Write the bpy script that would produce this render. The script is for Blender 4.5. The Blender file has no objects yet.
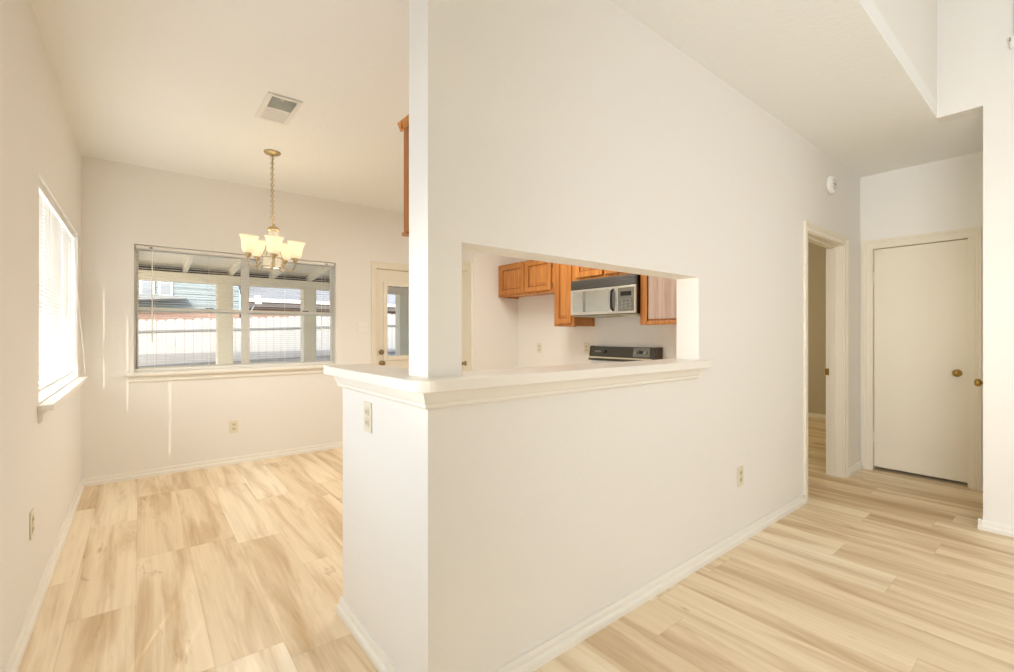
import bpy, bmesh, math, random
from mathutils import Vector, Matrix
R = math.radians
SC = bpy.context.scene
C = SC.collection
random.seed(4)

# ------------------------------------------------------------------ camera
cam_d = bpy.data.cameras.new('camera'); cam = bpy.data.objects.new('camera', cam_d); C.objects.link(cam)
cam.location = (0, 0, 1.23)
cam.rotation_euler = (R(90), 0, -R(38.64))
cam_d.sensor_fit = 'HORIZONTAL'; cam_d.sensor_width = 36.0
cam_d.lens = 459.0 / 1014.0 * 36.0
cam_d.shift_y = -1.9 / 1014.0
cam_d.clip_start = 0.02
SC.camera = cam

# ------------------------------------------------------------------ view, world, sun, daylight at windows, fill lamps
vs = SC.view_settings
SC.display_settings.display_device = 'sRGB'
vs.view_transform = 'Standard'; vs.look = 'None'; vs.gamma = 1.0; vs.use_curve_mapping = False
vs.exposure = 0.0
try:
    SC.cycles.use_denoising = True
    SC.cycles.max_bounces = 14; SC.cycles.diffuse_bounces = 8; SC.cycles.transparent_max_bounces = 24
    SC.cycles.sample_clamp_indirect = 8.0
    SC.cycles.caustics_reflective = False; SC.cycles.caustics_refractive = False
except Exception:
    pass

w = bpy.data.worlds.new('sky'); SC.world = w; w.use_nodes = True
wn = w.node_tree.nodes; wl = w.node_tree.links
for n in list(wn): wn.remove(n)
wo = wn.new('ShaderNodeOutputWorld'); wb = wn.new('ShaderNodeBackground'); sk = wn.new('ShaderNodeTexSky')
sk.sky_type = 'NISHITA'; sk.sun_disc = False; sk.sun_elevation = R(27); sk.sun_rotation = R(201); sk.air_density = 0.8; sk.dust_density = 2.5
wl.new(sk.outputs[0], wb.inputs[0]); wl.new(wb.outputs[0], wo.inputs[0])
wb.inputs[1].default_value = 0.40

sd = Vector((0.384, 1.0, -0.50 * 1.071)).normalized()
sl = bpy.data.lights.new('sun', 'SUN'); sl.energy = 3.0; sl.angle = R(0.53); sl.color = (1.0, 0.93, 0.82)
so = bpy.data.objects.new('sun', sl); C.objects.link(so)
so.rotation_euler = sd.to_track_quat('-Z', 'Y').to_euler(); so.location = (-6, -12, 9)

def area(name, loc, direction, sx, sy, power, col=(1, 1, 1), spread=180):
    l = bpy.data.lights.new(name, 'AREA'); l.shape = 'RECTANGLE'; l.size = sx; l.size_y = sy; l.energy = power; l.color = col
    l.spread = R(spread)
    o = bpy.data.objects.new(name, l); C.objects.link(o); o.location = loc
    o.rotation_euler = Vector(direction).to_track_quat('-Z', 'Y').to_euler()
    return o
# lamps for daylight at left windows, plus added fills for side, hall and bedroom
area('daylight_west_window', (-0.335, -1.25, 1.25), (1, -0.04, -0.14), 1.7, 2.6, 91, (0.93, 0.98, 1.05), 136)
area('hall_fill_beam', (-0.335, 0.46, 1.25), (1, 0.02, 0.03), 1.7, 0.3, 3.0, (1.0, 0.90, 0.70), 40)  # narrow warm lamp added to lift the hall end wall
area('added_side_fill', (-0.36, 1.77, 1.15), (1, 0, 0), 1.9, 0.62, 10.5, (0.86, 0.98, 1.12))  # lamp added at a made-up window, brightens half wall and column ends
area('daylight_dining_window', (-0.60, 3.905, 1.44), (1, 0, 0), 1.65, 1.05, 35, (0.88, 0.97, 1.06))
area('ground_bounce_dining_window', (-1.15, 3.905, 0.55), (1, 0, 0.95), 1.65, 0.9, 14, (1.0, 0.98, 0.94), 150)
area('bedroom_fill', (6.3, 4.14, 1.5), (0, -1, 0), 1.4, 1.2, 22, (1, 0.84, 0.52))  # warm lamp added at an unseen window to lift the bedroom wall

# ------------------------------------------------------------------ material helpers
def srgb(r, g, b):
    f = lambda c: (c / 255 / 12.92) if c / 255 <= 0.04045 else ((c / 255 + 0.055) / 1.055) ** 2.4
    return (f(r), f(g), f(b), 1.0)
MATS = {}
def mat(name, col, rough=0.5, metal=0.0, spec=0.5, bump=None, trans=0.0, emit=None, estr=0.0, noise=None):
    m = bpy.data.materials.new(name); m.use_nodes = True
    nt = m.node_tree; b = nt.nodes['Principled BSDF']
    b.inputs['Base Color'].default_value = col if len(col) == 4 else (*col, 1)
    b.inputs['Roughness'].default_value = rough; b.inputs['Metallic'].default_value = metal
    b.inputs['Specular IOR Level'].default_value = spec
    if emit: b.inputs['Emission Color'].default_value = (*emit[:3], 1); b.inputs['Emission Strength'].default_value = estr
    tc = nt.nodes.new('ShaderNodeTexCoord')
    if bump:
        sc, st = bump
        nz = nt.nodes.new('ShaderNodeTexNoise'); nz.inputs['Scale'].default_value = sc; nz.inputs['Detail'].default_value = 3
        geo = nt.nodes.new('ShaderNodeNewGeometry')
        nt.links.new(geo.outputs['Position'], nz.inputs['Vector'])
        bp = nt.nodes.new('ShaderNodeBump'); bp.inputs['Strength'].default_value = st; bp.inputs['Distance'].default_value = 0.004
        nt.links.new(nz.outputs['Fac'], bp.inputs['Height']); nt.links.new(bp.outputs['Normal'], b.inputs['Normal'])
    if noise:
        sc, amt = noise
        nz = nt.nodes.new('ShaderNodeTexNoise'); nz.inputs['Scale'].default_value = sc; nz.inputs['Detail'].default_value = 4
        nt.links.new(tc.outputs['Object'], nz.inputs['Vector'])
        mx = nt.nodes.new('ShaderNodeMix'); mx.data_type = 'RGBA'
        c0 = b.inputs['Base Color'].default_value
        mx.inputs[6].default_value = (c0[0] * (1 - amt), c0[1] * (1 - amt), c0[2] * (1 - amt), 1)
        mx.inputs[7].default_value = (min(1, c0[0] * (1 + amt)), min(1, c0[1] * (1 + amt)), min(1, c0[2] * (1 + amt)), 1)
        nt.links.new(nz.outputs['Fac'], mx.inputs[0]); nt.links.new(mx.outputs[2], b.inputs['Base Color'])
    if trans > 0:
        out = nt.nodes['Material Output']; t = nt.nodes.new('ShaderNodeBsdfTranslucent'); t.inputs[0].default_value = b.inputs['Base Color'].default_value
        ms = nt.nodes.new('ShaderNodeMixShader'); ms.inputs[0].default_value = trans
        nt.links.new(b.outputs[0], ms.inputs[1]); nt.links.new(t.outputs[0], ms.inputs[2]); nt.links.new(ms.outputs[0], out.inputs[0])
    MATS[name] = m
    return m

def glass_mat():
    m = bpy.data.materials.new('window_glass'); m.use_nodes = True; nt = m.node_tree
    for n in list(nt.nodes): nt.nodes.remove(n)
    o = nt.nodes.new('ShaderNodeOutputMaterial'); t = nt.nodes.new('ShaderNodeBsdfTransparent'); g = nt.nodes.new('ShaderNodeBsdfGlossy')
    t.inputs[0].default_value = (0.96, 0.98, 0.98, 1); g.inputs['Roughness'].default_value = 0.0
    lw0 = nt.nodes.new('ShaderNodeLayerWeight'); lw0.inputs[0].default_value = 0.5
    pw = nt.nodes.new('ShaderNodeMath'); pw.operation = 'POWER'; pw.inputs[1].default_value = 5.0; nt.links.new(lw0.outputs['Facing'], pw.inputs[0])
    lw = nt.nodes.new('ShaderNodeMath'); lw.operation = 'MULTIPLY_ADD'; lw.inputs[1].default_value = 0.6; lw.inputs[2].default_value = 0.035; nt.links.new(pw.outputs[0], lw.inputs[0])
    mx = nt.nodes.new('ShaderNodeMixShader')
    nt.links.new(lw.outputs[0], mx.inputs[0]); nt.links.new(t.outputs[0], mx.inputs[1]); nt.links.new(g.outputs[0], mx.inputs[2]); nt.links.new(mx.outputs[0], o.inputs[0])
    return m

def floor_mat():
    m = bpy.data.materials.new('oak_plank_floor'); m.use_nodes = True; nt = m.node_tree; N = nt.nodes; L = nt.links
    b = N['Principled BSDF']
    tc = N.new('ShaderNodeNewGeometry'); sep = N.new('ShaderNodeSeparateXYZ'); L.new(tc.outputs['Position'], sep.inputs[0])
    def M(op, a, bb=None, c=None):
        n = N.new('ShaderNodeMath'); n.operation = op
        for i, v in enumerate((a, bb, c)):
            if v is None: continue
            if isinstance(v, (int, float)): n.inputs[i].default_value = v
            else: L.new(v, n.inputs[i])
        return n.outputs[0]
    def comb(x, y, z=0.0):
        n = N.new('ShaderNodeCombineXYZ')
        for i, v in enumerate((x, y, z)):
            if isinstance(v, (int, float)): n.inputs[i].default_value = v
            else: L.new(v, n.inputs[i])
        return n.outputs[0]
    def wnoise(v):
        n = N.new('ShaderNodeTexWhiteNoise'); n.noise_dimensions = '3D'; L.new(v, n.inputs['Vector']); return n.outputs['Value']
    def noise(v, sc, det=4, rough=0.55, dist=0.0):
        n = N.new('ShaderNodeTexNoise'); L.new(v, n.inputs['Vector']); n.inputs['Scale'].default_value = sc; n.inputs['Detail'].default_value = det
        n.inputs['Roughness'].default_value = rough; n.inputs['Distortion'].default_value = dist; return n.outputs['Fac']
    def ramp(f, stops):
        n = N.new('ShaderNodeValToRGB'); L.new(f, n.inputs[0]); e = n.color_ramp.elements
        e[0].position, e[0].color = stops[0]; e[1].position, e[1].color = stops[-1]
        for p, c in stops[1:-1]:
            k = e.new(p); k.color = c
        return n.outputs[0]
    def mix(f, a, bb, mode='MIX'):
        n = N.new('ShaderNodeMix'); n.data_type = 'RGBA'; n.blend_type = mode
        for s, v in ((0, f), (6, a), (7, bb)):
            if isinstance(v, (int, float)): n.inputs[s].default_value = v
            elif isinstance(v, tuple): n.inputs[s].default_value = v
            else: L.new(v, n.inputs[s])
        return n.outputs[2]
    X, Y = sep.outputs[0], sep.outputs[1]
    u = M('DIVIDE', M('ADD', X, 0.035 + 2.3), 0.232); row = M('FLOOR', u)
    r1 = wnoise(comb(row, 3.7, 1.3))
    v = M('DIVIDE', M('ADD', Y, M('MULTIPLY_ADD', r1, 1.2, 20.0)), 1.22); col = M('FLOOR', v)
    idn = wnoise(comb(row, col, 0.5)); id2 = wnoise(comb(row, col, 7.7))
    fu = M('FRACT', u); fv = M('FRACT', v)
    du = M('MULTIPLY', M('MINIMUM', fu, M('SUBTRACT', 1.0, fu)), 0.232)
    dv = M('MULTIPLY', M('MINIMUM', fv, M('SUBTRACT', 1.0, fv)), 1.22)
    seam = M('LESS_THAN', M('MINIMUM', du, dv), 0.0011)
    tone = ramp(idn, [(0.0, FL[0]), (0.35, FL[1]), (0.7, FL[2]), (1.0, FL[3])])
    off = M('MULTIPLY', id2, 40.0)
    g1 = noise(comb(M('MULTIPLY', X, 9.0), M('MULTIPLY_ADD', Y, 0.85, off), off), 1.0, 4, 0.58, 0.5)
    g2 = noise(comb(M('MULTIPLY', X, 70.0), M('MULTIPLY', Y, 1.6), off), 1.0, 3, 0.6)
    g3 = noise(comb(M('MULTIPLY', X, 13.0), M('MULTIPLY', Y, 3.0), M('ADD', off, 9.0)), 1.0, 4, 0.6, 1.5)
    k1 = ramp(g1, [(0.30, (0, 0, 0, 1)), (0.68, (1, 1, 1, 1))])
    c = mix(k1, tone, mix(0.9, tone, (1.14, 1.15, 1.18, 1), 'MULTIPLY'))
    dk = ramp(g1, [(0.30, (1, 1, 1, 1)), (0.54, (0, 0, 0, 1))])
    c = mix(M('MULTIPLY', dk, 0.95), c, mix(1.0, c, (0.73, 0.60, 0.45, 1), 'MULTIPLY'))
    fine = ramp(g2, [(0.35, (0.93, 0.90, 0.86, 1)), (0.62, (1.02, 1.02, 1.02, 1))])
    c = mix(0.7, c, fine, 'MULTIPLY')
    kn = ramp(g3, [(0.64, (0, 0, 0, 1)), (0.80, (1, 1, 1, 1))])
    c = mix(M('MULTIPLY', kn, 0.75), c, mix(1.0, c, (0.52, 0.38, 0.25, 1), 'MULTIPLY'))
    c = mix(M('MULTIPLY', seam, 0.22), c, (0.20, 0.12, 0.06, 1))
    L.new(c, b.inputs['Base Color'])
    b.inputs['Roughness'].default_value = 0.42; b.inputs['Specular IOR Level'].default_value = 0.35
    bp = N.new('ShaderNodeBump'); bp.inputs['Strength'].default_value = 0.12; bp.inputs['Distance'].default_value = 0.002
    L.new(g2, bp.inputs['Height']); L.new(bp.outputs[0], b.inputs['Normal'])
    return m

def wood_mat(name, dark, light, rough=0.35, scale=1.0):
    m = bpy.data.materials.new(name); m.use_nodes = True; nt = m.node_tree; N = nt.nodes; L = nt.links; b = N['Principled BSDF']
    tc = N.new('ShaderNodeNewGeometry'); mp = N.new('ShaderNodeMapping'); mp.inputs['Scale'].default_value = (38 * scale, 38 * scale, 2.2 * scale)
    L.new(tc.outputs['Position'], mp.inputs[0])
    nz = N.new('ShaderNodeTexNoise'); nz.inputs['Scale'].default_value = 1.0; nz.inputs['Detail'].default_value = 5; nz.inputs['Distortion'].default_value = 0.7
    L.new(mp.outputs[0], nz.inputs['Vector'])
    rp = N.new('ShaderNodeValToRGB'); e = rp.color_ramp.elements; e[0].position = 0.32; e[0].color = dark; e[1].position = 0.68; e[1].color = light
    L.new(nz.outputs['Fac'], rp.inputs[0]); L.new(rp.outputs[0], b.inputs['Base Color']); b.inputs['Roughness'].default_value = rough
    MATS[name] = m
    return m

FL = [(0.71, 0.575, 0.385, 1), (0.76, 0.625, 0.43, 1), (0.79, 0.66, 0.465, 1), (0.83, 0.725, 0.55, 1)]
FLOOR = floor_mat(); GLASS = glass_mat()
WALL = mat('cream_wall_paint', (0.83, 0.812, 0.775), 0.75, spec=0.25, bump=(170, 0.28))
CEIL = mat('white_ceiling_paint', (0.87, 0.875, 0.855), 0.85, spec=0.2, bump=(45, 0.6))
TRIM = mat('white_trim_paint', (0.85, 0.83, 0.77), 0.35, spec=0.45)
DOORP = mat('cream_door_paint', (0.80, 0.75, 0.64), 0.4, spec=0.4, noise=(6, 0.02))
BARP = mat('white_laminate', (0.84, 0.81, 0.75), 0.3, spec=0.45)
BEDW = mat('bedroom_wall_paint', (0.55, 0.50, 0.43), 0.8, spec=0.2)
ALU = mat('white_window_frame', (0.88, 0.86, 0.80), 0.45)
SLAT = mat('white_blind_slat', (0.82, 0.81, 0.78), 0.5, trans=0.12)
RAILP = mat('white_blind_rail', (0.80, 0.78, 0.73), 0.4)
CORD = mat('white_cord', (0.85, 0.83, 0.78), 0.7)
CLEAR = mat('clear_plastic', (0.88, 0.87, 0.82), 0.2)
STEEL = mat('dark_steel', (0.18, 0.17, 0.15), 0.4, 0.8)
BRASS = mat('polished_brass', (0.50, 0.33, 0.10), 0.25, 1.0)
PALEBR = mat('pale_brushed_brass', (0.56, 0.45, 0.27), 0.32, 1.0)
OLDBR = mat('antique_brass', (0.34, 0.24, 0.12), 0.3, 1.0)
ALMOND = mat('almond_plastic', (0.76, 0.71, 0.57), 0.4)
ALMD = mat('almond_socket', (0.66, 0.60, 0.45), 0.4)
WPLAST = mat('white_plastic', (0.85, 0.84, 0.80), 0.4)
GREYP = mat('grey_plastic', (0.35, 0.34, 0.31), 0.5)
HOLE = mat('socket_slot', (0.08, 0.07, 0.06), 0.7)
OAK = wood_mat('honey_oak', (0.37, 0.125, 0.022, 1), (0.60, 0.255, 0.062, 1), 0.33)
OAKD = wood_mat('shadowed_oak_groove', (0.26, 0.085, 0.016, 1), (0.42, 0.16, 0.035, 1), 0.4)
GLAREOAK = wood_mat('glare_tinted_oak', (0.44, 0.30, 0.24, 1), (0.60, 0.47, 0.40, 1), 0.35)  # paler pinkish tone paints glare onto the wood-grain door panel
BLACK = mat('black_plastic', (0.010, 0.009, 0.009), 0.3)
VENTG = mat('dark_vent_grille', (0.075, 0.068, 0.055), 0.45)
MIRROR = mat('smoked_mirror_glass', (0.66, 0.65, 0.62), 0.24, 1.0, noise=(9, 0.12))
SMOKE = mat('smoked_panel_glass', (0.30, 0.29, 0.27), 0.18, 0.9, noise=(14, 0.15))
SILV = mat('pale_steel_trim', (0.62, 0.60, 0.55), 0.3, 0.7)
UNDER = mat('putty_metal', (0.42, 0.40, 0.28), 0.5)
GUARD = mat('dark_olive_enamel', (0.055, 0.050, 0.034), 0.35)
GUARDB = mat('brown_end_cap', (0.045, 0.028, 0.015), 0.4)
PANELG = mat('grey_control_panel', (0.20, 0.195, 0.17), 0.35)
WENAM = mat('white_enamel', (0.82, 0.81, 0.77), 0.2)
SHADE = mat('frosted_glass_shade', (0.72, 0.67, 0.56), 0.35, trans=0.5, emit=(1.0, 0.90, 0.70), estr=0.48)
BULB = mat('lit_bulb', (1, 0.95, 0.85), 0.5, emit=(1.0, 0.88, 0.66), estr=5.0)
TUBE = mat('lit_diffuser', (1, 1, 1), 0.5, emit=(1.0, 0.93, 0.82), estr=3.0)
VENTW = mat('white_vent_metal', (0.80, 0.79, 0.75), 0.5)
DUCT = mat('grey_duct', (0.55, 0.60, 0.56), 0.8)
PATIO = mat('cream_patio_paint', (0.88, 0.81, 0.66), 0.6)
PDARK = mat('dark_brown_lattice', (0.075, 0.055, 0.035), 0.7)
FENCE = mat('white_fence_wood', (0.52, 0.52, 0.51), 0.7, noise=(5, 0.06))
FRAIL = mat('weathered_fence_rail', (0.26, 0.26, 0.26), 0.7)
CONC = mat('pale_concrete', (0.74, 0.72, 0.68), 0.85, noise=(3, 0.06))
SIDING = mat('pale_blue_siding', (0.27, 0.33, 0.355), 0.7)
SIDW = mat('white_siding', (0.36, 0.38, 0.41), 0.7)
SHING = mat('grey_shingles', (0.30, 0.32, 0.33), 0.8, noise=(4, 0.25))
BRICK = mat('pink_brick', (0.34, 0.22, 0.175), 0.85, noise=(7, 0.22))
WGLASS = mat('grey_window_pane', (0.30, 0.33, 0.38), 0.1)
SOFFIT = mat('dark_soffit', (0.12, 0.11, 0.11), 0.7)
LEAD = mat('pole_metal', (0.35, 0.36, 0.36), 0.4, 0.6)

# ------------------------------------------------------------------ mesh helpers
WORLD = {}
TILT = [None]      # slight hang of a suspended fixture
class MB:
    def __init__(s): s.v = []; s.f = []; s.sm = []
    def add(s, vs_, fs, smooth=False):
        o = len(s.v); s.v += [tuple(p) for p in vs_]; s.f += [tuple(i + o for i in f) for f in fs]; s.sm += [smooth] * len(fs); return s
    def box(s, x0, x1, y0, y1, z0, z1):
        if x0 > x1: x0, x1 = x1, x0
        if y0 > y1: y0, y1 = y1, y0
        if z0 > z1: z0, z1 = z1, z0
        return s.add([(x0, y0, z0), (x1, y0, z0), (x1, y1, z0), (x0, y1, z0), (x0, y0, z1), (x1, y0, z1), (x1, y1, z1), (x0, y1, z1)],
                     [(0, 3, 2, 1), (4, 5, 6, 7), (0, 1, 5, 4), (1, 2, 6, 5), (2, 3, 7, 6), (3, 0, 4, 7)])
    def hexa(s, p):   # eight corners, bottom ring then top ring
        return s.add(p, [(0, 3, 2, 1), (4, 5, 6, 7), (0, 1, 5, 4), (1, 2, 6, 5), (2, 3, 7, 6), (3, 0, 4, 7)])
    def prism(s, poly, axis, a0, a1):   # poly: 2D points in the plane of the two other axes
        n = len(poly)
        def P(q, a): return {'x': (a, q[0], q[1]), 'y': (q[0], a, q[1]), 'z': (q[0], q[1], a)}[axis]
        vs_ = [P(q, a0) for q in poly] + [P(q, a1) for q in poly]
        fs = [tuple(range(n - 1, -1, -1)), tuple(range(n, 2 * n))] + [(i, (i + 1) % n, n + (i + 1) % n, n + i) for i in range(n)]
        return s.add(vs_, fs)
    def tube(s, pts, r, seg=10, caps=True):
        pts = [Vector(p) for p in pts]; n = len(pts); rs = r if isinstance(r, (list, tuple)) else [r] * n
        rings = []; up = None
        for i, p in enumerate(pts):
            d = (pts[min(i + 1, n - 1)] - pts[max(i - 1, 0)]).normalized()
            if up is None:
                up = Vector((0, 0, 1)) if abs(d.z) < 0.9 else Vector((1, 0, 0))
            a = d.cross(up).normalized(); up = a.cross(d).normalized()
            rings.append([p + (a * math.cos(2 * math.pi * k / seg) + up * math.sin(2 * math.pi * k / seg)) * rs[i] for k in range(seg)])
        vs_ = [q for rg in rings for q in rg]
        fs = [(i * seg + k, i * seg + (k + 1) % seg, (i + 1) * seg + (k + 1) % seg, (i + 1) * seg + k) for i in range(n - 1) for k in range(seg)]
        s.add(vs_, fs, True)
        if caps: s.add(rings[0], [tuple(range(seg - 1, -1, -1))]); s.add(rings[-1], [tuple(range(seg))])
        return s
    def lathe(s, prof, c, axis=(0, 0, 1), seg=24, smooth=True):   # prof: (radius, height along axis)
        ax = Vector(axis).normalized(); t = Vector((1, 0, 0)) if abs(ax.x) < 0.9 else Vector((0, 1, 0))
        a = ax.cross(t).normalized(); b = ax.cross(a); c = Vector(c)
        vs_ = [c + ax * h + (a * math.cos(2 * math.pi * k / seg) + b * math.sin(2 * math.pi * k / seg)) * max(r, 1e-5) for r, h in prof for k in range(seg)]
        fs = [(i * seg + k, i * seg + (k + 1) % seg, (i + 1) * seg + (k + 1) % seg, (i + 1) * seg + k) for i in range(len(prof) - 1) for k in range(seg)]
        return s.add(vs_, fs, smooth)
    def torus(s, c, axis, Rr, r, seg=24, k=8, squash=1.0):
        ax = Vector(axis).normalized(); t = Vector((1, 0, 0)) if abs(ax.x) < 0.9 else Vector((0, 1, 0)); a = ax.cross(t).normalized(); b = ax.cross(a); c = Vector(c)
        vs_ = []; fs = []
        for i in range(seg):
            th = 2 * math.pi * i / seg; d = a * math.cos(th) + b * math.sin(th) * squash
            for j in range(k):
                ph = 2 * math.pi * j / k; vs_.append(c + d * Rr + d.normalized() * r * math.cos(ph) + ax * r * math.sin(ph))
        for i in range(seg):
            for j in range(k): fs.append((i * k + j, ((i + 1) % seg) * k + j, ((i + 1) % seg) * k + (j + 1) % k, i * k + (j + 1) % k))
        return s.add(vs_, fs, True)
    def build(s, name, m, parent=None, bevel=0, recalc=True):
        vs_ = [TILT[0] @ Vector(p) if TILT[0] else Vector(p) for p in s.v]
        lo = Vector((min(p[i] for p in vs_) for i in range(3))); hi = Vector((max(p[i] for p in vs_) for i in range(3)))
        c = (lo + hi) / 2; c.z = lo.z
        me = bpy.data.meshes.new(name); me.from_pydata([p - c for p in vs_], [], s.f); me.update()
        for p, q in zip(me.polygons, s.sm): p.use_smooth = q
        if recalc:
            bm = bmesh.new(); bm.from_mesh(me); bmesh.ops.remove_doubles(bm, verts=bm.verts, dist=1e-6); bmesh.ops.recalc_face_normals(bm, faces=bm.faces); bm.to_mesh(me); bm.free()
        me.materials.append(m)
        o = bpy.data.objects.new(name, me); C.objects.link(o)
        WORLD[o.name] = c
        if parent is not None: o.parent = parent; o.location = c - WORLD[parent.name]
        else: o.location = c
        if bevel:
            bv = o.modifiers.new('bevel', 'BEVEL'); bv.width = bevel; bv.segments = 2; bv.limit_method = 'ANGLE'; bv.angle_limit = R(40)
        return o

def tag(o, label, cat, group=None, kind=None):
    if label: o['label'] = label
    if cat: o['category'] = cat
    if group: o['group'] = group
    if kind: o['kind'] = kind
    return o
def thing(name, label, cat, loc, group=None, kind=None):
    o = bpy.data.objects.new(name, None); C.objects.link(o); o.location = loc; o.empty_display_size = 0.05
    WORLD[o.name] = Vector(loc)
    return tag(o, label, cat, group, kind)
def struct(o, label=None, cat=None): return tag(o, label, cat, None, 'structure')

def wallgrid(axis, a0, a1, us, vs_, holes):
    """wall slab; axis 'y': slab between y=a0..a1, u = x, v = z; axis 'x': u = y; axis 'z': slab z=a0..a1, u = x, v = y"""
    us = sorted(set(us)); vs_ = sorted(set(vs_)); mb = MB()
    def solid(i, j):
        if i < 0 or j < 0 or i >= len(us) - 1 or j >= len(vs_) - 1: return False
        cu, cv = (us[i] + us[i + 1]) / 2, (vs_[j] + vs_[j + 1]) / 2
        return not any(h[0] < cu < h[1] and h[2] < cv < h[3] for h in holes)
    def P(u, v, a): return {'y': (u, a, v), 'x': (a, u, v), 'z': (u, v, a)}[axis]
    for i in range(len(us) - 1):
        for j in range(len(vs_) - 1):
            if not solid(i, j): continue
            u0, u1, v0, v1 = us[i], us[i + 1], vs_[j], vs_[j + 1]
            for a in (a0, a1): mb.add([P(u0, v0, a), P(u1, v0, a), P(u1, v1, a), P(u0, v1, a)], [(0, 1, 2, 3)])
            for (di, dj, p, q) in ((-1, 0, (u0, v0), (u0, v1)), (1, 0, (u1, v0), (u1, v1)), (0, -1, (u0, v0), (u1, v0)), (0, 1, (u0, v1), (u1, v1))):
                if not solid(i + di, j + dj): mb.add([P(*p, a0), P(*q, a0), P(*q, a1), P(*p, a1)], [(0, 1, 2, 3)])
    return mb
def wall(axis, a0, a1, ur, vr, holes=()):
    us = list(ur); vs_ = list(vr)
    for h in holes: us += [h[0], h[1]]; vs_ += [h[2], h[3]]
    us = [u for u in us if ur[0] <= u <= ur[1]]; vs_ = [v for v in vs_ if vr[0] <= v <= vr[1]]
    return wallgrid(axis, a0, a1, us, vs_, holes)

# ------------------------------------------------------------------ dimensions (metres; x along the centre wall, y into the depth)
ZC = 2.67; XL = -0.37; YB = 5.03; YC = 1.27; T = 0.129; PX = 0.70; XR = 4.15; XH = 5.18; YH = 0.386; XK = 3.78; YA = 4.50; XP = 3.10
ZT = 3.7; YS = -4.0

# ------------------------------------------------------------------ floor, ceiling
struct(MB().box(XL - 0.2, 8.0, YS - 0.15, YB + 0.15, -0.12, 0.0).build('floor', FLOOR), 'light oak plank floor running through all the rooms', 'floor')
struct(MB().box(XL - T, 8.0, 0.6, YB + T, ZC, ZC + 0.1).build('ceiling', CEIL), 'flat white textured ceiling over dining area, kitchen and hall', 'ceiling')
struct(MB().box(XR + 0.1205, XH + T, YH - 0.12, 0.5995, ZC, ZC + 0.1).build('ceiling_hall', CEIL), 'low ceiling over the hall beside the closet door', 'ceiling')
struct(MB().box(XL - T, XR + 0.12, YS - T, 0.6, ZT, ZT + 0.1).build('ceiling_living', CEIL), 'raised ceiling over the living room at upper right', 'ceiling')
struct(MB().box(XL, XR, 0.6, 0.7, ZC + 0.1, ZT).build('wall_header', WALL), 'wall above the edge where the ceiling steps up', 'wall')

# ------------------------------------------------------------------ walls
WL = (3.05, 4.76, 0.90, 1.985)          # left window: y0,y1,z0,z1
WW = (-3.2, 1.32, 0.30, 2.2)            # window of the living room on the left wall, behind the camera
WV = (1.42, 2.12, 0.15, 2.15)         # narrow unseen window, added to light the half wall end
WB = (-0.04, 1.655, 0.90, 2.0)          # back window: x0,x1,z0,z1
DB = (2.10, 3.05, 0.0, 2.005)           # back door
struct(wall('x', XL - T, XL, (YS, YB + T), (0, ZT), [WL, WW, WV]).build('wall_left', WALL), 'cream wall with the tall blind-covered window at left', 'wall')
struct(wall('y', YB, YB + T, (XL, 8.0), (0, ZC), [WB, DB]).build('wall_back', WALL), 'cream back wall of the dining area behind the chandelier', 'wall')
OP = (PX + 0.125, 2.320, 1.0545, 1.532)
DW = (3.845, 4.72, 0.0, 2.005)
struct(wall('y', YC, YC + T, (PX, XH), (0, ZC), [OP, DW, (PX - 1, PX + 0.0, 0, 9)]).build('wall_center', WALL), 'large cream wall with the pass-through opening into the kitchen', 'wall')
struct(MB().box(PX, PX + 0.12, YC + T, 2.04, 0, 1.0545).build('wall_pony', WALL), 'low half wall end under the white bar top', 'wall')
struct(wall('x', XR, XR + 0.12, (YS, YH), (0, ZT), []).build('wall_right', WALL), 'cream wall edge at the far right beside the hall', 'wall')
struct(MB().box(XR, XR + 0.12, YH, 0.6, ZC, ZT).build('wall_hall_header', WALL), 'wall above the hall entrance', 'wall')
DC = (0.556, 1.19, 0.0, 2.012)
struct(wall('x', XH, XH + T, (YH - 0.12, YC + T), (0, ZC), [DC]).build('wall_hall_end', WALL), 'cream end wall of the hall around the closet door', 'wall')
DS = (4.31, 5.10, 0.0, 2.005)
struct(wall('y', YH - 0.12, YH, (XR + 0.12, XH), (0, ZC), [DS]).build('wall_hall_side', WALL), 'side wall of the hall hidden behind the right wall', 'wall')
struct(MB().box(XH + 0.9, XH + 1.0, YH - 0.12, YC + T, 0, ZC).box(XH + T, XH + 0.9, YH - 0.12, YH - 0.02, 0, ZC).box(XH + T, XH + 0.9, YC - 0.05, YC - 0.001, 0, ZC).build('wall_closet', WALL), 'inside of the hall closet', 'wall')
struct(MB().box(XK, XK + 0.06, YC + T, YA + 0.2, 0, ZC).build('wall_kitchen', WALL), 'cream kitchen wall behind microwave and range', 'wall')
DP = (4.635, 5.0, 0.0, 2.005)
struct(MB().box(XP, XK, YA, YA + 0.10, 0, ZC).build('wall_alcove', WALL), 'tan shaded wall of the refrigerator alcove seen through the opening', 'wall')
struct(wall('x', XP, XP + 0.10, (YA + 0.10, YB), (0, ZC), [DP]).build('wall_pantry', WALL), 'short wall with the pantry door beside the alcove', 'wall')
struct(wall('y', YS - T, YS, (XL, XR), (0, ZT), []).build('wall_south', WALL), 'living room wall behind the camera', 'wall')
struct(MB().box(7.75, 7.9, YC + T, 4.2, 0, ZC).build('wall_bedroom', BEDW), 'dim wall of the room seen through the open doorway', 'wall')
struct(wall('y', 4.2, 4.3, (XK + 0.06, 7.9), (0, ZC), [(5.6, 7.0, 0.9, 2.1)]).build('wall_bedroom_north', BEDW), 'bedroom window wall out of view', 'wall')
struct(MB().box(XH, 7.9, YC, YC + T, 0, ZC).build('wall_bedroom_south', BEDW), 'bedroom wall behind the hall', 'wall')

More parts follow.
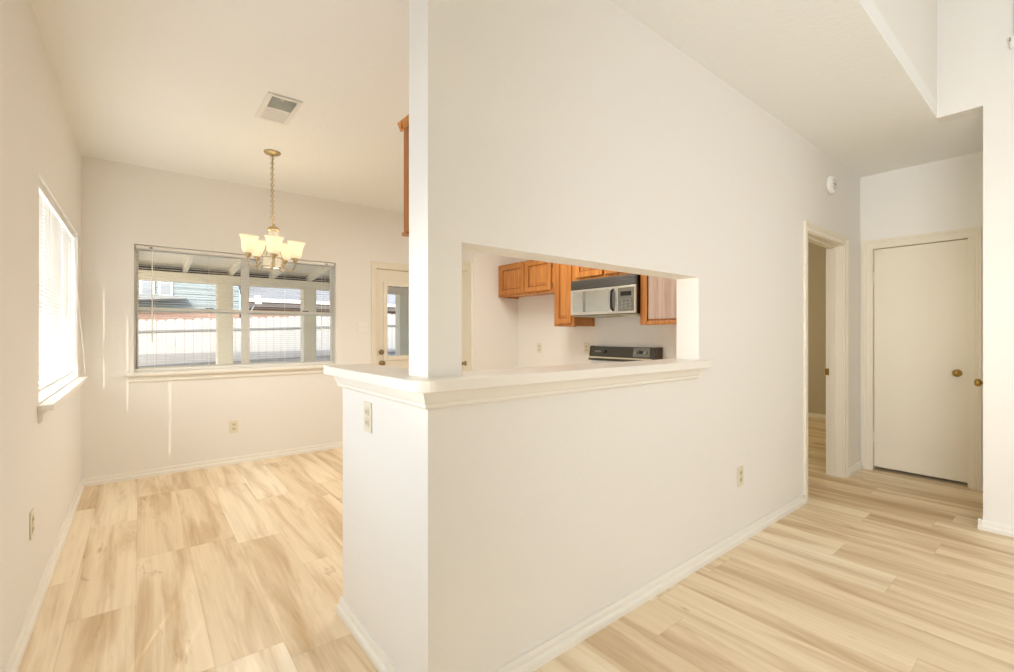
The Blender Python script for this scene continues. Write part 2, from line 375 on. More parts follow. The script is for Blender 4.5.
# ------------------------------------------------------------------ baseboards
BH = 0.064
def bb_prof(s): return [(0, 0), (0.022 * s, 0), (0.022 * s, 0.022), (0.019 * s, 0.030), (0.011 * s, 0.034), (0.011 * s, 0.050), (0.007 * s, BH), (0, BH)]
def base_y(mb, y, s, x0, x1):    # on a wall face y = const, sticking out in direction s
    mb.prism([(y + p, q) for p, q in bb_prof(s)], 'x', x0, x1)
def base_x(mb, x, s, y0, y1):
    mb.prism([(x + p, q) for p, q in bb_prof(s)], 'y', y0, y1)
e = 0.0005
def bb(side, fn, label): 
    mb = MB(); fn(mb); struct(mb.build('baseboard_' + side, TRIM), label, 'baseboard')
bb('left', lambda m: base_x(m, XL + e, 1, YS, YB), 'white baseboard along the left wall')
bb('back', lambda m: base_y(m, YB - e, -1, XL, DB[0] - 0.06), 'white baseboard under the dining window')
bb('center', lambda m: base_y(m, YC - e, -1, PX - 0.022, 3.78), 'white baseboard along the big center wall')
bb('pony', lambda m: base_x(m, PX - e, -1, YC - 0.022, 2.04 + 0.014), 'white baseboard along the half wall end')
bb('hall', lambda m: base_y(m, YC - e, -1, 4.765, XH), 'short white baseboard between doorway and closet door')
bb('right', lambda m: (base_x(m, XR - e, -1, YS, YH + 0.022), base_y(m, YH + e, 1, XR - 0.022, XR + 0.14)), 'white baseboard on the right wall edge')
bb('bedroom', lambda m: base_x(m, 7.75 - e, -1, YC + T, 4.2), 'baseboard of the room beyond the doorway')
bb('hall_end', lambda m: base_x(m, XH - e, -1, YH, 0.492), 'short baseboard right of the closet door casing')

# ------------------------------------------------------------------ bar top, crown under it
def rounded_L():
    x0, y0, r = 0.622, 1.195, 0.075
    pts = []
    for k in range(9):
        a = math.pi + (math.pi / 2) * k / 8
        pts.append((x0 + r + r * math.cos(a), y0 + r + r * math.sin(a)))
    pts += [(2.312, y0), (2.312, 1.425), (0.835, 1.425), (0.835, 2.075), (x0 + 0.02, 2.075), (x0, 2.055)]
    return pts
bar = MB().prism(rounded_L(), 'z', 1.055, 1.093).build('bar_top', BARP, bevel=0.004)
tag(bar, 'white bar top capping the half wall and pass-through sill', 'countertop', kind='structure')
cp = [(0, 0.996), (0.010, 0.996), (0.017, 1.004), (0.017, 1.013), (0.022, 1.019), (0.028, 1.036), (0.034, 1.0547), (0, 1.0547)]
mb = MB(); mb.prism([(YC - e - p, z) for p, z in cp], 'x', PX, 2.283); mb.prism([(PX - e - p, z) for p, z in cp], 'y', YC, 2.06)
# mitred corner
def corner(mb):
    n = len(cp); ring = lambda cx, cy: [(cx(p), cy(p), z) for p, z in cp]
    A = [(PX, YC - e - p, z) for p, z in cp]; B = [(PX - e - p, YC - e - p, z) for p, z in cp]; D = [(PX - e - p, YC, z) for p, z in cp]
    for P, Q in ((A, B), (B, D)):
        mb.add(P + Q, [(i, (i + 1) % n, n + (i + 1) % n, n + i) for i in range(n)])
corner(mb)
struct(mb.build('trim_1', TRIM), 'stepped white molding under the bar top', 'molding')

# ------------------------------------------------------------------ windows
def window(name, label, axis, plane, depth_dir, u0, u1, z0, z1, mull, meet, sill=True):
    """axis 'y': wall face at y=plane, outside in +depth_dir"""
    t = thing(name, label, 'window', (((u0 + u1) / 2, plane, z0) if axis == 'y' else (plane, (u0 + u1) / 2, z0)), kind='structure')
    d0, d1 = plane + depth_dir * 0.075, plane + depth_dir * 0.125
    def bx(mb, a0, a1, da, db, b0, b1):
        return mb.box(a0, a1, da, db, b0, b1) if axis == 'y' else mb.box(da, db, a0, a1, b0, b1)
    fr = MB(); w_ = 0.016
    bx(fr, u0, u0 + w_, d0, d1, z0, z1); bx(fr, u1 - w_, u1, d0, d1, z0, z1); bx(fr, u0 + w_, u1 - w_, d0, d1, z0, z0 + w_); bx(fr, u0 + w_, u1 - w_, d0, d1, z1 - w_, z1)
    if mull: bx(fr, mull[0], mull[1], d0, d1, z0 + w_, z1 - w_)
    fr.build('window_frame', ALU, t, bevel=0.003)
    panes = [(u0 + w_, u1 - w_)] if not mull else [(u0 + w_, mull[0]), (mull[1], u1 - w_)]
    dm = (d0 + d1) / 2
    for (a, b) in panes:
        sash = MB(); s = 0.014; q = 0.012 * depth_dir
        for (b0, b1, o) in ((z0 + w_, meet + 0.018, -q), (meet - 0.018, z1 - w_, q)):
            for args in ((a, a + s, b0, b1), (b - s, b, b0, b1), (a + s, b - s, b0, b0 + 0.024), (a + s, b - s, b1 - 0.024, b1)):
                bx(sash, args[0], args[1], dm + o - 0.010, dm + o + 0.010, args[2], args[3])
        so_ = sash.build('sash', ALU, t)
        for (b0, b1, o) in ((z0 + w_ + 0.02, meet - 0.005, -q), (meet + 0.005, z1 - w_ - 0.02, q)):
            g = MB(); bx(g, a + s * 0.8, b - s * 0.8, dm + o - 0.002, dm + o + 0.002, b0, b1); g.build('glass', GLASS, so_)
        lk = MB(); bx(lk, (a + b) / 2 + 0.10, (a + b) / 2 + 0.16, dm - 0.026 * depth_dir, dm - 0.008 * depth_dir, meet + 0.018, meet + 0.030); lk.build('latch', STEEL, so_)
    if sill:
        st = MB(); n0 = plane - depth_dir * 0.055; n1 = plane + depth_dir * 0.075
        bx(st, u0 - 0.055, u1 + 0.055, n0, plane - depth_dir * 0.0005, z0 - 0.024, z0 + 0.001); bx(st, u0 + 0.001, u1 - 0.001, plane - depth_dir * 0.0005, n1, z0 + 0.0003, z0 + 0.006)
        st.build('window_sill', TRIM, t, bevel=0.004)
        ap = MB(); pr = [(0, 0), (0.008, 0), (0.016, 0.012), (0.016, 0.040), (0.010, 0.050), (0.014, 0.060), (0, 0.060)]
        pr = [(plane - depth_dir * (p + 0.0005), z0 - 0.0845 + q) for p, q in pr]
        ap.prism(pr, 'x' if axis == 'y' else 'y', u0 - 0.035, u1 + 0.035)
        ap.build('apron', TRIM, t)
    return t
window('window_1', 'wide double window with blinds on the dining back wall', 'y', YB, 1, *WB, (0.785, 0.828), 1.445)
window('window_2', 'tall window with closed white blinds on the left wall', 'x', XL, -1, *WL, (3.885, 3.925), 1.43)
window('window_3', 'living room window on the left wall behind the camera', 'x', XL, -1, *WW, (-0.96, -0.92), 1.25)
window('added_window', 'narrow unseen window added on the left wall to light the half wall end', 'x', XL, -1, *WV, None, 1.2, sill=False)

def blind(label, axis, plane, ddir, u0, u1, z0, z1, tilt, slits=(), zslit=9, slant=0.0, camber=0.0018, pitch=0.0212, slatw=0.0255, cords=(), wand=None, part_of=None, brackets=()):
    """ddir: direction to the outside"""
    if part_of is None:
        t = thing('window_blind', label, 'blinds', ((u0 + u1) / 2, plane, z0) if axis == 'y' else (plane, (u0 + u1) / 2, z0), 'white mini blinds at the dining windows')
    else: t = part_of
    def bx(mb, a0, a1, da, db, b0, b1): return mb.box(a0, a1, da, db, b0, b1) if axis == 'y' else mb.box(da, db, a0, a1, b0, b1)
    hr = MB(); bx(hr, u0, u1, plane - 0.014, plane + 0.014, z1 - 0.028, z1); hr.build('headrail', RAILP, t, bevel=0.002)
    sl_ = MB(); n = int((z1 - 0.05 - (z0 + 0.03)) / pitch)
    ca, sa = math.cos(tilt), math.sin(tilt)
    for i in range(n):
        zc = z1 - 0.045 - i * pitch
        cuts = sorted(slits) if zc < zslit else []
        edges = [u0]
        for c in cuts: edges += [c - 0.010, c + 0.010]
        edges.append(u1)
        for k in range(0, len(edges), 2):
            a, b = edges[k], edges[k + 1]
            prof = []
            for j in range(4):
                q = (j / 3 - 0.5) * slatw; cr = camber * (1 - (2 * (j / 3) - 1) ** 2)
                # inside edge up for positive tilt
                prof.append((plane - ddir * (q * ca - cr * sa), zc + q * sa + cr * ca))
            sa_ = [0 if a == u0 else slant * (j / 3 - 0.5) * slatw for j in range(4)]; sb_ = [0 if b == u1 else slant * (j / 3 - 0.5) * slatw for j in range(4)]
            vs_ = [((a + q, p, z) if axis == 'y' else (p, a + q, z)) for (p, z), q in zip(prof, sa_)] + [((b + q, p, z) if axis == 'y' else (p, b + q, z)) for (p, z), q in zip(prof, sb_)]
            sl_.add(vs_, [(j, j + 1, 5 + j, 4 + j) for j in range(3)], True)
    o = sl_.build('slats', SLAT, t, recalc=False)
    br = MB(); bx(br, u0, u1, plane - 0.011, plane + 0.011, z0 + 0.006, z0 + 0.022); br.build('bottom_rail', RAILP, t, bevel=0.003)
    for c in cords:
        lc = MB(); P = (lambda z, q: (c, plane + q, z)) if axis == 'y' else (lambda z, q: (plane + q, c, z))
        lc.tube([P(z1 - 0.028, -0.0125), P(z0 + 0.02, -0.0125), P(z0 + 0.006, 0), P(z0 + 0.02, 0.0125), P(z1 - 0.028, 0.0125)], 0.0007, 4); lc.build('ladder_cord', CORD, t)
    for c in brackets:
        k = MB(); bx(k, c - 0.010, c + 0.010, plane - ddir * 0.0145, plane - ddir * 0.019, z1 - 0.022, z1 - 0.010); k.build('bracket', STEEL, t)
    if wand:
        wu, zend = wand; P = (lambda z, d=0: (wu, plane - ddir * (0.030 + d), z)) if axis == 'y' else (lambda z, d=0: (plane - ddir * (0.030 + d), wu, z))
        wd = MB().tube([P(z1 - 0.03, -0.012), P(z1 - 0.06), P(zend)], [0.002, 0.0038, 0.0042], 8); wd.build('wand', CLEAR, t)
    return t
bl = blind('open white mini blinds across the dining back window', 'y', YB + 0.032, 1, WB[0] + 0.012, WB[1] - 0.012, 0.908, 1.994, R(2), cords=(0.10, 0.50, 0.80, 1.15, 1.55), wand=(0.082, 1.16), brackets=(0.075, 1.56))
MB().tube([(1.50, YB - 0.002, 1.96), (1.505, YB - 0.003, 1.6), (1.50, YB - 0.002, 1.30)], 0.0016, 6).lathe([(0.0015, 0.03), (0.005, 0.012), (0.006, 0), (0.001, -0.002)], (1.50, YB - 0.002, 1.275), seg=10).build('pull_cord', CORD, bl)
bl2 = blind('closed bright white mini blinds at the tall left window', 'x', XL - 0.030, -1, WL[0] + 0.012, WL[1] - 0.012, 0.935, 1.979, R(80), slits=(3.45, 4.20, 4.59), slant=0.453, camber=0.0030, cords=(3.52, 4.27, 4.66))
MB().tube([(XL - 0.012, 4.70, 1.95), (XL + 0.004, 4.72, 1.5), (XL + 0.03, 4.735, 1.15), (XL + 0.045, 4.745, 0.93)], 0.0025, 6).build('pull_cord', CORD, bl2)
blind('', 'x', XL - 0.030, -1, WW[0] + 0.012, WW[1] - 0.012, 0.34, 2.094, R(62), slits=(0.76, 1.20), zslit=1.06, slant=1.22, part_of=bpy.data.objects['window_3'])

blind('', 'x', XL - 0.030, -1, WV[0] + 0.004, WV[1] - 0.004, 0.16, 2.148, R(62), part_of=bpy.data.objects['added_window'])

# ------------------------------------------------------------------ doors
def knob(parent, c, axis, m, r=0.026, name='knob'):
    MB().lathe([(0.001, 0), (0.031, 0), (0.031, 0.004), (0.024, 0.009), (0.011, 0.012), (0.010, 0.030), (r * 0.85, 0.036), (r, 0.048), (r * 0.92, 0.058), (r * 0.6, 0.065), (0.001, 0.067)], c, axis, 20).build(name, m, parent)
def casing(mb, axis, face, s, u0, u1, z1, w_=0.066, sides=(1, 1)):
    """flat stepped casing round an opening on wall face, sticking out in direction s"""
    def bx(a0, a1, z0, z1_, th, o=0.0005):
        f0, f1 = face + s * o, face + s * th
        mb.box(a0, a1, f0, f1, z0, z1_) if axis == 'y' else mb.box(f0, f1, a0, a1, z0, z1_)
    prof = [(0.0, 0.0005), (0.0, 0.010), (w_ * 0.45, 0.011), (w_ * 0.50, 0.015), (w_ * 0.72, 0.014), (w_ * 0.78, 0.019), (w_, 0.019), (w_, 0.0005)]
    def P(u, z, th): f = face + s * th; return (u, f, z) if axis == 'y' else (f, u, z)
    path = lambda d: [(u0 - d, 0.0), (u0 - d, z1 + d), (u1 + d, z1 + d), (u1 + d, 0.0)]
    segs = [k for k in range(3) if k == 1 or sides[0 if k == 0 else 1]]
    n = len(prof)
    for k in segs:
        A = [P(*((path(d)[k]) if (k != 1 or sides[0]) else (u0, z1 + d)), th) for d, th in prof]
        B = [P(*((path(d)[k + 1]) if (k != 1 or sides[1]) else (u1, z1 + d)), th) for d, th in prof]
        mb.add(A + B, [(i, (i + 1) % n, n + (i + 1) % n, n + i) for i in range(n)])
        for r in (A, B): mb.add(r, [tuple(range(n))])

# back door with a half glass
t = thing('door_1', 'cream back door with glass upper half behind the bar', 'door', (2.575, YB, 0), kind='structure')
m_ = MB(); casing(m_, 'y', YB, -1, DB[0], 3.03, DB[3], 0.055); m_.build('casing', DOORP, t)
MB().box(DB[0], DB[0] + 0.02, YB, YB + T, 0, DB[3]).box(DB[1] - 0.02, DB[1], YB, YB + T, 0, DB[3]).box(DB[0] + 0.02, DB[1] - 0.02, YB, YB + T, DB[3] - 0.02, DB[3]).build('jamb', DOORP, t)
slab = wallgrid('y', YB + 0.030, YB + 0.075, [2.123, 3.027, 2.245, 2.905], [0.012, 1.982, 0.965, 1.80], [(2.245, 2.905, 0.965, 1.80)]).build('slab', DOORP, t)
gf = MB()
for (a, b, c, d) in ((2.205, 2.255, 0.925, 1.84), (2.895, 2.945, 0.925, 1.84), (2.255, 2.895, 0.925, 0.975), (2.255, 2.895, 1.79, 1.84)): gf.box(a, b, YB + 0.018, YB + 0.030, c, d)
gf.build('glass_frame', DOORP, slab, bevel=0.004)
MB().box(2.25, 2.90, YB + 0.05, YB + 0.055, 0.97, 1.795).build('glass', GLASS, slab)
knob(t, (2.183, YB + 0.030, 0.895), (0, -1, 0), OLDBR)
MB().lathe([(0.001, 0), (0.030, 0), (0.030, 0.010), (0.022, 0.020), (0.001, 0.021)], (2.183, YB + 0.030, 1.022), (0, -1, 0), 20).box(2.180, 2.186, YB + 0.030 - 0.036, YB + 0.012, 1.008, 1.036).build('deadbolt', OLDBR, t)

# hall closet door
t = thing('door_2', 'closed cream closet door with brass knob at the hall end', 'door', (XH, 0.87, 0), kind='structure')
m_ = MB(); casing(m_, 'x', XH, -1, DC[0], DC[1], DC[3]); m_.build('casing', DOORP, t)
MB().box(XH, XH + T, DC[0], DC[0] + 0.012, 0, DC[3]).box(XH, XH + T, DC[1] - 0.012, DC[1], 0, DC[3]).box(XH, XH + T, DC[0] + 0.012, DC[1] - 0.012, DC[3] - 0.012, DC[3]).build('jamb', DOORP, t)
MB().box(XH + 0.032, XH + 0.067, DC[0] + 0.015, DC[1] - 0.015, 0.030, DC[3] - 0.016).build('slab', DOORP, t, bevel=0.002)
knob(t, (XH + 0.032, 0.632, 0.912), (-1, 0, 0), BRASS)
MB().box(XH + 0.024, XH + 0.032, DC[1] - 0.018, DC[1] - 0.012, 0.25, 0.34).box(XH + 0.024, XH + 0.032, DC[1] - 0.018, DC[1] - 0.012, 1.70, 1.79).build('hinge', DOORP, t)

# door in the hidden side of the hall: its knob shows past the wall edge
t = thing('door_3', 'hall side door whose brass knob peeks past the right wall', 'door', (4.7, YH, 0), kind='structure')
MB().box(DS[0] + 0.003, DS[1] - 0.003, YH - 0.040, YH - 0.003, 0.012, DS[3] - 0.003).build('slab', DOORP, t)
m_ = MB(); casing(m_, 'y', YH, 1, DS[0], DS[1], DS[3], 0.03, (0, 0)); m_.build('casing', DOORP, t)
knob(t, (4.385, YH - 0.003, 0.905), (0, 1, 0), BRASS)

# pantry door
t = thing('door_4', 'narrow pantry door edge at the left end of the pass-through', 'door', (XP, 4.82, 0), kind='structure')
m_ = MB(); casing(m_, 'x', XP, -1, DP[0], DP[1], DP[3], 0.10, (1, 0)); m_.build('casing', DOORP, t)
MB().box(XP + 0.006, XP + 0.040, DP[0] + 0.003, DP[1] - 0.003, 0.012, DP[3] - 0.003).build('slab', DOORP, t)
knob(t, (XP + 0.006, 4.70, 0.875), (-1, 0, 0), OLDBR, 0.022)

# open doorway in the centre wall
t = thing('trim_2', 'cream door frame around the open doorway left of the hall end', 'door frame', (4.28, YC, 0), kind='structure')
m_ = MB(); casing(m_, 'y', YC, -1, DW[0] + 0.012, DW[1] - 0.012, DW[3] - 0.012); m_.build('casing', DOORP, t)
J = 0.02
MB().box(DW[0], DW[0] + J, YC, YC + T, 0, DW[3]).box(DW[1] - J, DW[1], YC, YC + T, 0, DW[3]).box(DW[0] + J, DW[1] - J, YC, YC + T, DW[3] - J, DW[3]).build('jamb', DOORP, t)
MB().box(DW[0] + J, DW[0] + J + 0.011, YC + 0.055, YC + 0.095, 0, DW[3] - J).box(DW[1] - J - 0.011, DW[1] - J, YC + 0.055, YC + 0.095, 0, DW[3] - J).box(DW[0] + J + 0.011, DW[1] - J - 0.011, YC + 0.055, YC + 0.095, DW[3] - J - 0.011, DW[3] - J).build('door_stop', DOORP, t)
MB().box(DW[1] - J - 0.0025, DW[1] - J, YC + 0.105, YC + 0.135, 0.87, 0.93).build('strike_plate', BRASS, t)

# ------------------------------------------------------------------ wall plates
def plate(name, label, cat, axis, face, s, u, z, kind, w_=0.072, h_=0.118, group=None, m=ALMOND):
    t = thing(name, label, cat, (u, face, z) if axis == 'y' else (face, u, z), group)
    def bx(mb, a0, a1, t0, t1, z0, z1):
        f0, f1 = face + s * t0, face + s * t1
        return mb.box(a0, a1, f0, f1, z0, z1) if axis == 'y' else mb.box(f0, f1, a0, a1, z0, z1)
    p = MB(); bx(p, u - w_ / 2, u + w_ / 2, 0.0006, 0.006, z - h_ / 2, z + h_ / 2); p.build('cover_plate', m, t, bevel=0.002)
    if kind == 'duplex':
        for dz in (0.021, -0.021):
            k = MB(); bx(k, u - 0.017, u + 0.017, 0.006, 0.0085, z + dz - 0.014, z + dz + 0.014); so_ = k.build('socket', ALMD, t, bevel=0.002)
            k = MB(); bx(k, u - 0.008, u - 0.005, 0.0085, 0.0089, z + dz - 0.005, z + dz + 0.006); bx(k, u + 0.005, u + 0.008, 0.0085, 0.0089, z + dz - 0.005, z + dz + 0.006); k.build('slots', HOLE, so_)
    else:
        n = 2 if kind == 'double' else 1
        for i in range(n):
            uu = u + (i - (n - 1) / 2) * 0.046
            k = MB(); bx(k, uu - 0.006, uu + 0.006, 0.006, 0.016, z - 0.010, z + 0.012); k.build('toggle', m, t, bevel=0.002)
    k = MB(); bx(k, u - 0.003, u + 0.003, 0.006, 0.0072, z - 0.003 if kind == 'duplex' else z + 0.037, z + 0.003 if kind == 'duplex' else z + 0.043); k.build('screw', SILV, t)
    return t
plate('wall_outlet', 'almond outlet low on the big center wall near the doorway', 'outlet', 'y', YC, -1, 2.79, 0.385, 'duplex', group='almond wall outlets')
plate('wall_outlet', 'almond outlet on the dining back wall below the window', 'outlet', 'y', YB, -1, 0.697, 0.352, 'duplex', group='almond wall outlets')
plate('wall_outlet', 'almond outlet low on the left wall near the camera', 'outlet', 'x', XL, 1, 2.845, 0.405, 'duplex', group='almond wall outlets')
plate('wall_outlet', 'almond outlet on the end of the half wall under the bar', 'outlet', 'x', PX, -1, 1.745, 0.905, 'duplex', group='almond wall outlets')
plate('wall_outlet', 'almond outlet on the kitchen wall left of the range, nearer the alcove', 'outlet', 'x', XK, -1, 4.10, 1.06, 'duplex', group='almond wall outlets')
plate('wall_outlet', 'almond outlet on the kitchen wall touching the left end of the range panel', 'outlet', 'x', XK, -1, 3.345, 1.075, 'duplex', group='almond wall outlets')
plate('light_switch', 'double light switch on the back wall beside the glass door', 'switch', 'y', YB, -1, 1.945, 1.305, 'double', 0.115, 0.118, m=WPLAST)

# smoke alarm
t = thing('smoke_alarm', 'small round white alarm high on the wall above the doorway', 'alarm', (4.34, YC, 2.43))
MB().lathe([(0.001, 0.001), (0.072, 0.001), (0.072, 0.014), (0.066, 0.030), (0.050, 0.038), (0.001, 0.040)], (4.34, YC, 2.43), (0, -1, 0), 32).build('housing', WPLAST, t)
m_ = MB()
for k in range(8):
    a = 2 * math.pi * k / 8
    m_.lathe([(0.001, 0), (0.006, 0), (0.006, 0.0015), (0.001, 0.0016)], (4.34 + 0.036 * math.cos(a), YC - 0.0388, 2.43 + 0.036 * math.sin(a)), (0, -1, 0), 8)
m_.build('vent_slots', GREYP, t)
MB().lathe([(0.001, 0), (0.012, 0), (0.012, 0.004), (0.001, 0.005)], (4.34, YC - 0.040, 2.43), (0, -1, 0), 16).build('test_button', GREYP, t)

# small box at the upper right edge
t = thing('wall_sensor', 'small white box on the upper right wall at the picture edge', 'sensor', (XR, 0.258, 2.97))
MB().box(XR - 0.035, XR - 0.0006, 0.225, 0.270, 2.965, 3.035).build('housing', WPLAST, t, bevel=0.006)
MB().box(XR - 0.042, XR - 0.030, 0.2655, 0.273, 3.005, 3.025).build('bracket', GREYP, t)
MB().box(XR - 0.012, XR - 0.0006, 0.232, 0.256, 3.035, ZT).build('cord_cover', mat('tan_cord_cover', (0.66, 0.57, 0.45), 0.6), t)

# ------------------------------------------------------------------ ceiling register
vx0, vx1, vy0, vy1 = 0.592, 0.788, 3.01, 3.405
t = thing('ceiling_vent', 'white two-way ceiling vent register above the dining area', 'vent', ((vx0 + vx1) / 2, (vy0 + vy1) / 2, ZC))
m_ = MB(); f = 0.028
for a in ((vx0, vx0 + f, vy0, vy1), (vx1 - f, vx1, vy0, vy1), (vx0 + f, vx1 - f, vy0, vy0 + f), (vx0 + f, vx1 - f, vy1 - f, vy1)): m_.box(a[0], a[1], a[2], a[3], ZC - 0.010, ZC - 0.0006)
m_.box(vx0 + f, vx1 - f, 3.195, 3.21, ZC - 0.010, ZC - 0.0006)
m_.build('frame', VENTW, t, bevel=0.002)
MB().box(vx0 + f, vx1 - f, vy0 + f, vy1 - f, ZC - 0.0018, ZC - 0.0008).build('duct_opening', DUCT, t)
m_ = MB(); y = vy0 + f + 0.006
while y < 3.192:
    m_.hexa([(vx0 + f, y, ZC - 0.010), (vx1 - f, y, ZC - 0.010), (vx1 - f, y + 0.001, ZC - 0.010), (vx0 + f, y + 0.001, ZC - 0.010), (vx0 + f, y + 0.006, ZC - 0.002), (vx1 - f, y + 0.006, ZC - 0.002), (vx1 - f, y + 0.007, ZC - 0.002), (vx0 + f, y + 0.007, ZC - 0.002)]); y += 0.016
y = 3.214
while y < vy1 - f - 0.004:
    m_.hexa([(vx0 + f, y + 0.013, ZC - 0.010), (vx1 - f, y + 0.013, ZC - 0.010), (vx1 - f, y + 0.0142, ZC - 0.010), (vx0 + f, y + 0.0142, ZC - 0.010), (vx0 + f, y, ZC - 0.002), (vx1 - f, y, ZC - 0.002), (vx1 - f, y + 0.001, ZC - 0.002), (vx0 + f, y + 0.001, ZC - 0.002)]); y += 0.013
m_.build('louvers', VENTW, t)
MB().box(0.672, 0.686, vy0 + f - 0.004, vy0 + f + 0.014, ZC - 0.016, ZC - 0.009).build('damper_lever', VENTW, t)

# ------------------------------------------------------------------ chandelier
CX, CY = 0.818, 4.0
t = thing('chandelier', 'brass five-arm chandelier with lit frosted glass shades over the dining area', 'chandelier', (CX, CY, ZC))
MB().lathe([(0.001, 0.0008), (0.062, 0.0008), (0.062, 0.006), (0.055, 0.014), (0.030, 0.022), (0.012, 0.028), (0.001, 0.030)], (CX, CY, ZC), (0, 0, -1), 28).build('canopy', PALEBR, t)
m_ = MB(); z = ZC - 0.045; i = 0
while z > 2.11:
    m_.torus((CX, CY, z), (1, 0, 0) if i % 2 else (0, 1, 0), 0.0125, 0.0026, 12, 6); z -= 0.0215; i += 1
m_.tube([(CX + 0.004, CY, ZC - 0.03), (CX - 0.004, CY, 2.4), (CX + 0.003, CY, 2.095)], 0.003, 6)
m_.build('chain', PALEBR, t)
_c = Vector((CX, CY, 1.90)); TILT[0] = Matrix.Translation(_c - Vector((0, 0, 0.013))) @ Matrix.Rotation(R(3.5), 4, Vector((math.sin(R(38.64)), math.cos(R(38.64)), 0))) @ Matrix.Translation(-_c)
body = MB().lathe([(0.001, 2.118), (0.008, 2.112), (0.010, 2.100), (0.026, 2.094), (0.040, 2.078), (0.043, 2.062), (0.037, 2.058), (0.024, 2.056), (0.022, 2.02), (0.026, 2.01), (0.018, 2.0), (0.016, 1.93), (0.024, 1.915), (0.026, 1.90), (0.012, 1.89), (0.010, 1.80), (0.001, 1.79)], (CX, CY, 0), seg=24).build('stem', PALEBR, t)
MB().lathe([(0.034, 2.056), (0.036, 2.040), (0.036, 2.005), (0.028, 1.995)], (CX, CY, 0), seg=24).build('glass_collar', SHADE, t)
dr = MB().lathe([(0.001, 1.768), (0.060, 1.768), (0.071, 1.778), (0.074, 1.80), (0.073, 1.845), (0.066, 1.856), (0.045, 1.858)], (CX, CY, 0), seg=28).build('bottom_drum', SHADE, t)
cg = MB().torus((CX, CY, 1.772), (0, 0, 1), 0.072, 0.0045, 28, 8).torus((CX, CY, 1.846), (0, 0, 1), 0.077, 0.004, 28, 8)
for k in range(5):
    a = R(72 * k + 36 - 38.64 - 84); cg.tube([(CX + 0.077 * math.cos(a), CY + 0.077 * math.sin(a), 1.772), (CX + 0.079 * math.cos(a), CY + 0.079 * math.sin(a), 1.846)], 0.0028, 6)
cg.lathe([(0.001, 1.752), (0.008, 1.756), (0.010, 1.764), (0.004, 1.770)], (CX, CY, 0), seg=12)
cg.build('cage', PALEBR, dr)
RA = 0.173
toward = math.atan2(-CY, -CX)   # horizontal direction to the camera
def bez(p, n=14):
    out = []
    for i in range(n + 1):
        q = i / n; b = [(1 - q) ** 3, 3 * q * (1 - q) ** 2, 3 * q * q * (1 - q), q ** 3]
        out.append((sum(b[j] * p[j][0] for j in range(4)), sum(b[j] * p[j][1] for j in range(4))))
    return out
for k in range(5):
    a = toward + R(3 + 72 * k); ca, sa = math.cos(a), math.sin(a); P = lambda r, z: (CX + r * ca, CY + r * sa, z)
    arm = MB().tube([P(r, z) for r, z in bez([(0.072, 1.80), (0.13, 1.735), (RA + 0.01, 1.74), (RA, 1.835)])], 0.0052, 8)
    arm.tube([P(r, z) for r, z in bez([(0.020, 1.99), (0.05, 1.95), (0.055, 1.89), (0.077, 1.846)], 8)], 0.0032, 6)
    ao = arm.build('arm', PALEBR, t)
    MB().lathe([(0.001, 1.822), (0.010, 1.824), (0.016, 1.838), (0.024, 1.846), (0.020, 1.862), (0.012, 1.868), (0.001, 1.87)], P(RA, 0), seg=16).build('socket_cup', PALEBR, ao)
    MB().lathe([(0.018, 1.858), (0.036, 1.864), (0.046, 1.884), (0.049, 1.915), (0.053, 1.952), (0.060, 1.975), (0.069, 1.988), (0.0665, 1.988), (0.057, 1.972), (0.050, 1.950), (0.046, 1.915), (0.043, 1.886), (0.034, 1.868), (0.018, 1.861)], P(RA, 0), seg=28).build('lamp_shade', SHADE, ao)
    MB().lathe([(0.001, 1.87), (0.012, 1.872), (0.013, 1.89), (0.022, 1.915), (0.022, 1.93), (0.014, 1.948), (0.001, 1.953)], P(RA, 0), seg=14).build('bulb', BULB, ao)
    pl = bpy.data.lights.new('chandelier_bulb_light', 'POINT'); pl.energy = 0.6; pl.color = (1.0, 0.80, 0.52); pl.shadow_soft_size = 0.03
    po = bpy.data.objects.new('chandelier_bulb_light', pl); C.objects.link(po); po.location = P(RA, 1.968)

sp = bpy.data.lights.new('chandelier_drum_light', 'SPOT'); sp.energy = 31; sp.color = (1.0, 0.95, 0.88); sp.spot_size = R(172); sp.spot_blend = 0.6; sp.shadow_soft_size = 0.06
so = bpy.data.objects.new('chandelier_drum_light', sp); C.objects.link(so); so.location = (CX, CY, 1.735)
TILT[0] = None
# ------------------------------------------------------------------ kitchen: wall cabinets
def raised_door(parent, x, y0, y1, z0, z1, m=OAK, pm=None, name='door'):
    """door on a front facing -x at x; frame with a raised panel"""
    w_ = 0.052
    d = MB().box(x - 0.019, x, y0, y0 + w_, z0, z1).box(x - 0.019, x, y1 - w_, y1, z0, z1).box(x - 0.019, x, y0 + w_, y1 - w_, z0, z0 + w_).box(x - 0.019, x, y0 + w_, y1 - w_, z1 - w_, z1)
    do = d.build(name, m, parent, bevel=0.003)
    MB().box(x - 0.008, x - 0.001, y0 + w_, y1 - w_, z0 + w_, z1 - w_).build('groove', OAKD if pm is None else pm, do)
    i = w_ + 0.012; k = 0.028
    a0, a1, b0, b1 = y0 + i, y1 - i, z0 + i, z1 - i
    if a1 - a0 > 2 * k:
        MB().hexa([(x - 0.008, a0, b0), (x - 0.008, a1, b0), (x - 0.008, a1, b1), (x - 0.008, a0, b1), (x - 0.018, a0 + k, b0 + k), (x - 0.018, a1 - k, b0 + k), (x - 0.018, a1 - k, b1 - k), (x - 0.018, a0 + k, b1 - k)]).build('raised_panel', m if pm is None else pm, do)
    return do
XF = 3.48; G = 'honey oak wall cabinets in the kitchen'
